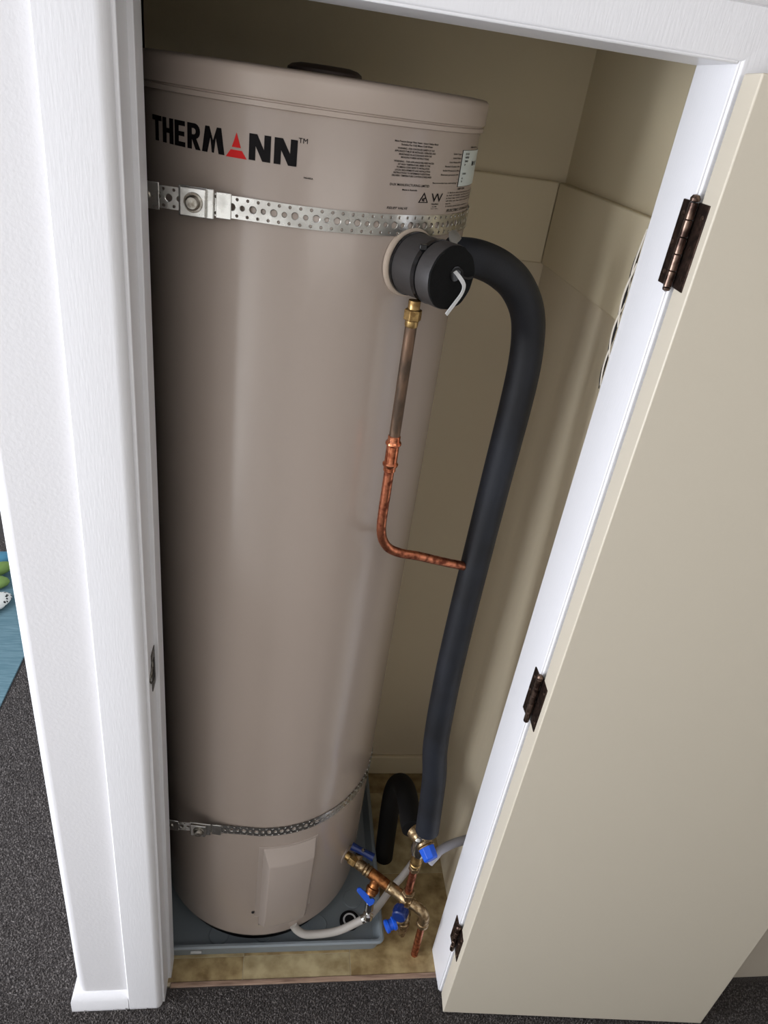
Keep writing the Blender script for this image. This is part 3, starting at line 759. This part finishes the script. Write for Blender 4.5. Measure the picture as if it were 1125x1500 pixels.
# mini ball valve (chrome) with blue lever
bv = thing('ball_valve', (.476, .130, .09), 'small chrome ball valve with bright blue lever above the hose', 'valve')
v0 = tb + bd * .040; v1 = Vector((.476, .132, .098)); vd = (v1 - v0).normalized(); vl = (v1 - v0).length
MB().lathe(v0, vd, [(-.002, .0085), (vl * .30, .0085), (vl * .34, .0110), (vl * .66, .0115), (vl * .70, .0080), (vl * .82, .0075), (vl * .86, .0130), (vl * 1.02, .0130), (vl * 1.05, .0105)], 20).build('valve_body', 'chrome', bv)
lc = v0 + vd * (vl * .28) + Vector((-.004, -.004, .010))
MB().cyl(v0 + vd * (vl * .45), lc, .0050, seg=12).build('stem', 'chrome', bv)
LT = lc + Vector((-.026, .012, .020)); LE = lc + Vector((.004, -.003, -.004))
mb = MB(); d_ = (LE - LT).normalized(); s_ = d_.cross(Vector((-.22, -.62, .75))).normalized(); n_ = d_.cross(s_).normalized()
LM = Matrix(((d_.x, s_.x, n_.x, LT.x), (d_.y, s_.y, n_.y, LT.y), (d_.z, s_.z, n_.z, LT.z), (0, 0, 0, 1)))
ll = (LE - LT).length
mb.prism([(-.004, -.006), (ll * .5, -.0085), (ll + .006, -.010), (ll + .010, 0), (ll + .006, .010), (ll * .5, .0085), (-.004, .006), (-.007, 0)], -.0035, .0035, LM)
mb.build('lever', 'blue', bv, bevel=.0015)
# hose in tray
hs = thing('hose', (.38, .125, .01), 'curved pale grey hose running along the front of the tray', 'hose')
MB().tube([(.476, .134, .094), (.462, .132, .086), (.450, .130, .079), (.417, .124, .062), (.388, .121, .053), (.350, .119, .050), (.318, .118, .054), (.299, .123, .064), (.288, .127, .080)], .0098, seg=18, n=6).build('tube', 'hose', hs)
MB().lathe((.470, .1335, .091), (-.8, -.1, -.45), [(0, .0108), (.001, .0116), (.008, .0116), (.009, .0106)], 18).build('hose_clamp', 'chrome', hs)
gt = thing('drain_pipe', (.54, .2, .09), 'straight pale grey tube slanting up behind the bronze tee', 'pipe')
MB().tube([(.487, .147, .079), (.515, .173, .090), (.544, .203, .104), (.572, .222, .124), (.599, .243, .152)], .0095, seg=16, n=4).build('tube', 'hose', gt)

# ------------------------------------------------------------------ drip tray
tray = thing('drip_tray', (.22, .36, 0), 'grey plastic drip tray under the tank', 'tray')


def rrect(x0, x1, y0, y1, r, n=5):
    P = []
    for cx_, cy_, a0 in ((x1 - r, y1 - r, 0), (x0 + r, y1 - r, 90), (x0 + r, y0 + r, 180), (x1 - r, y0 + r, 270)):
        for i in range(n + 1):
            a = R(a0 + 90 * i / n); P.append((cx_ + r * math.cos(a), cy_ + r * math.sin(a)))
    return P


mb = MB(); rings = []
for (ins, z, r) in ((.0085, .0005, .02), (.004, .034, .02), (0, .036, .016), (-.001, .043, .016), (.003, .046, .014), (.009, .045, .012), (.012, .036, .012), (.022, .010, .018)):
    rings.append([(x, y, z) for x, y in rrect(-.085 + ins, .522 - ins, .096 + ins, .655 - ins, r)])
n = len(rings[0])
for r_ in rings: mb.v += r_
for j in range(len(rings) - 1):
    for i in range(n): mb.f.append((j * n + i, j * n + (i + 1) % n, (j + 1) * n + (i + 1) % n, (j + 1) * n + i))
mb.f.append(tuple(range((len(rings) - 1) * n, len(rings) * n))); mb.f.append(tuple(range(n))[::-1])
mb.build('tray_body', 'pan', tray, ang=40)
for x, y in ((.104, .146), (.355, .165), (.215, .150), (.452, .232)):
    MB().lathe((x, y, .0095), Z, [(0, .026), (.003, .024), (.0032, .0)], 28).build('boss', 'pan', tray)
dr = MB().lathe((.440, .172, .0098), Z, [(0, .026), (.006, .026), (.008, .022), (.008, .016)], 28).build('drain_fitting', 'foamc', tray)
MB().lathe((.440, .172, .0150), Z, [(0, .0175), (.003, .0175), (.0035, .0140), (.003, .013)], 28, cap=False).build('drain_ring', 'whitetie', dr)
MB().box(.040, .066, .0935, .0985, .026, .0295).build('moulded_mark', 'whitetie', tray)

# ------------------------------------------------------------------ things in the next room
MB().box(-2.4, -.675, .30, 1.78, 0, .007).build('rug', 'rug', bevel=.002, label='teal woven rug on the carpet left of the wall stub', cat='rug')
sp = thing('soft_toy', (-.84, 1.40, .007), 'black-spotted white cloth lying on the teal rug', 'toy')
MB().ball((-.885, 1.40, .028), .098, sc=(1.0, .55, .24), T=Matrix.Rotation(R(50), 3, 'Z')).build('body', 'spots', sp)
gt2 = thing('leaf_cushion', (-.90, 1.56, .007), 'green soft leaf-shaped cushion on the far end of the teal rug', 'cushion')
MB().ball((-.915, 1.53, .035), .07, sc=(1.0, .5, .4), T=Matrix.Rotation(R(15), 3, 'Z')).build('leaf', 'green', gt2)
MB().ball((-.925, 1.60, .045), .07, sc=(1.1, .45, .4), T=Matrix.Rotation(R(40), 3, 'Z')).build('leaf', 'green', gt2)
MB().ball((-.95, 1.68, .04), .075, sc=(1.1, .5, .4), T=Matrix.Rotation(R(25), 3, 'Z')).build('cushion', 'bluefelt', label='small blue felt cushion behind the green leaf cushion', cat='cushion')
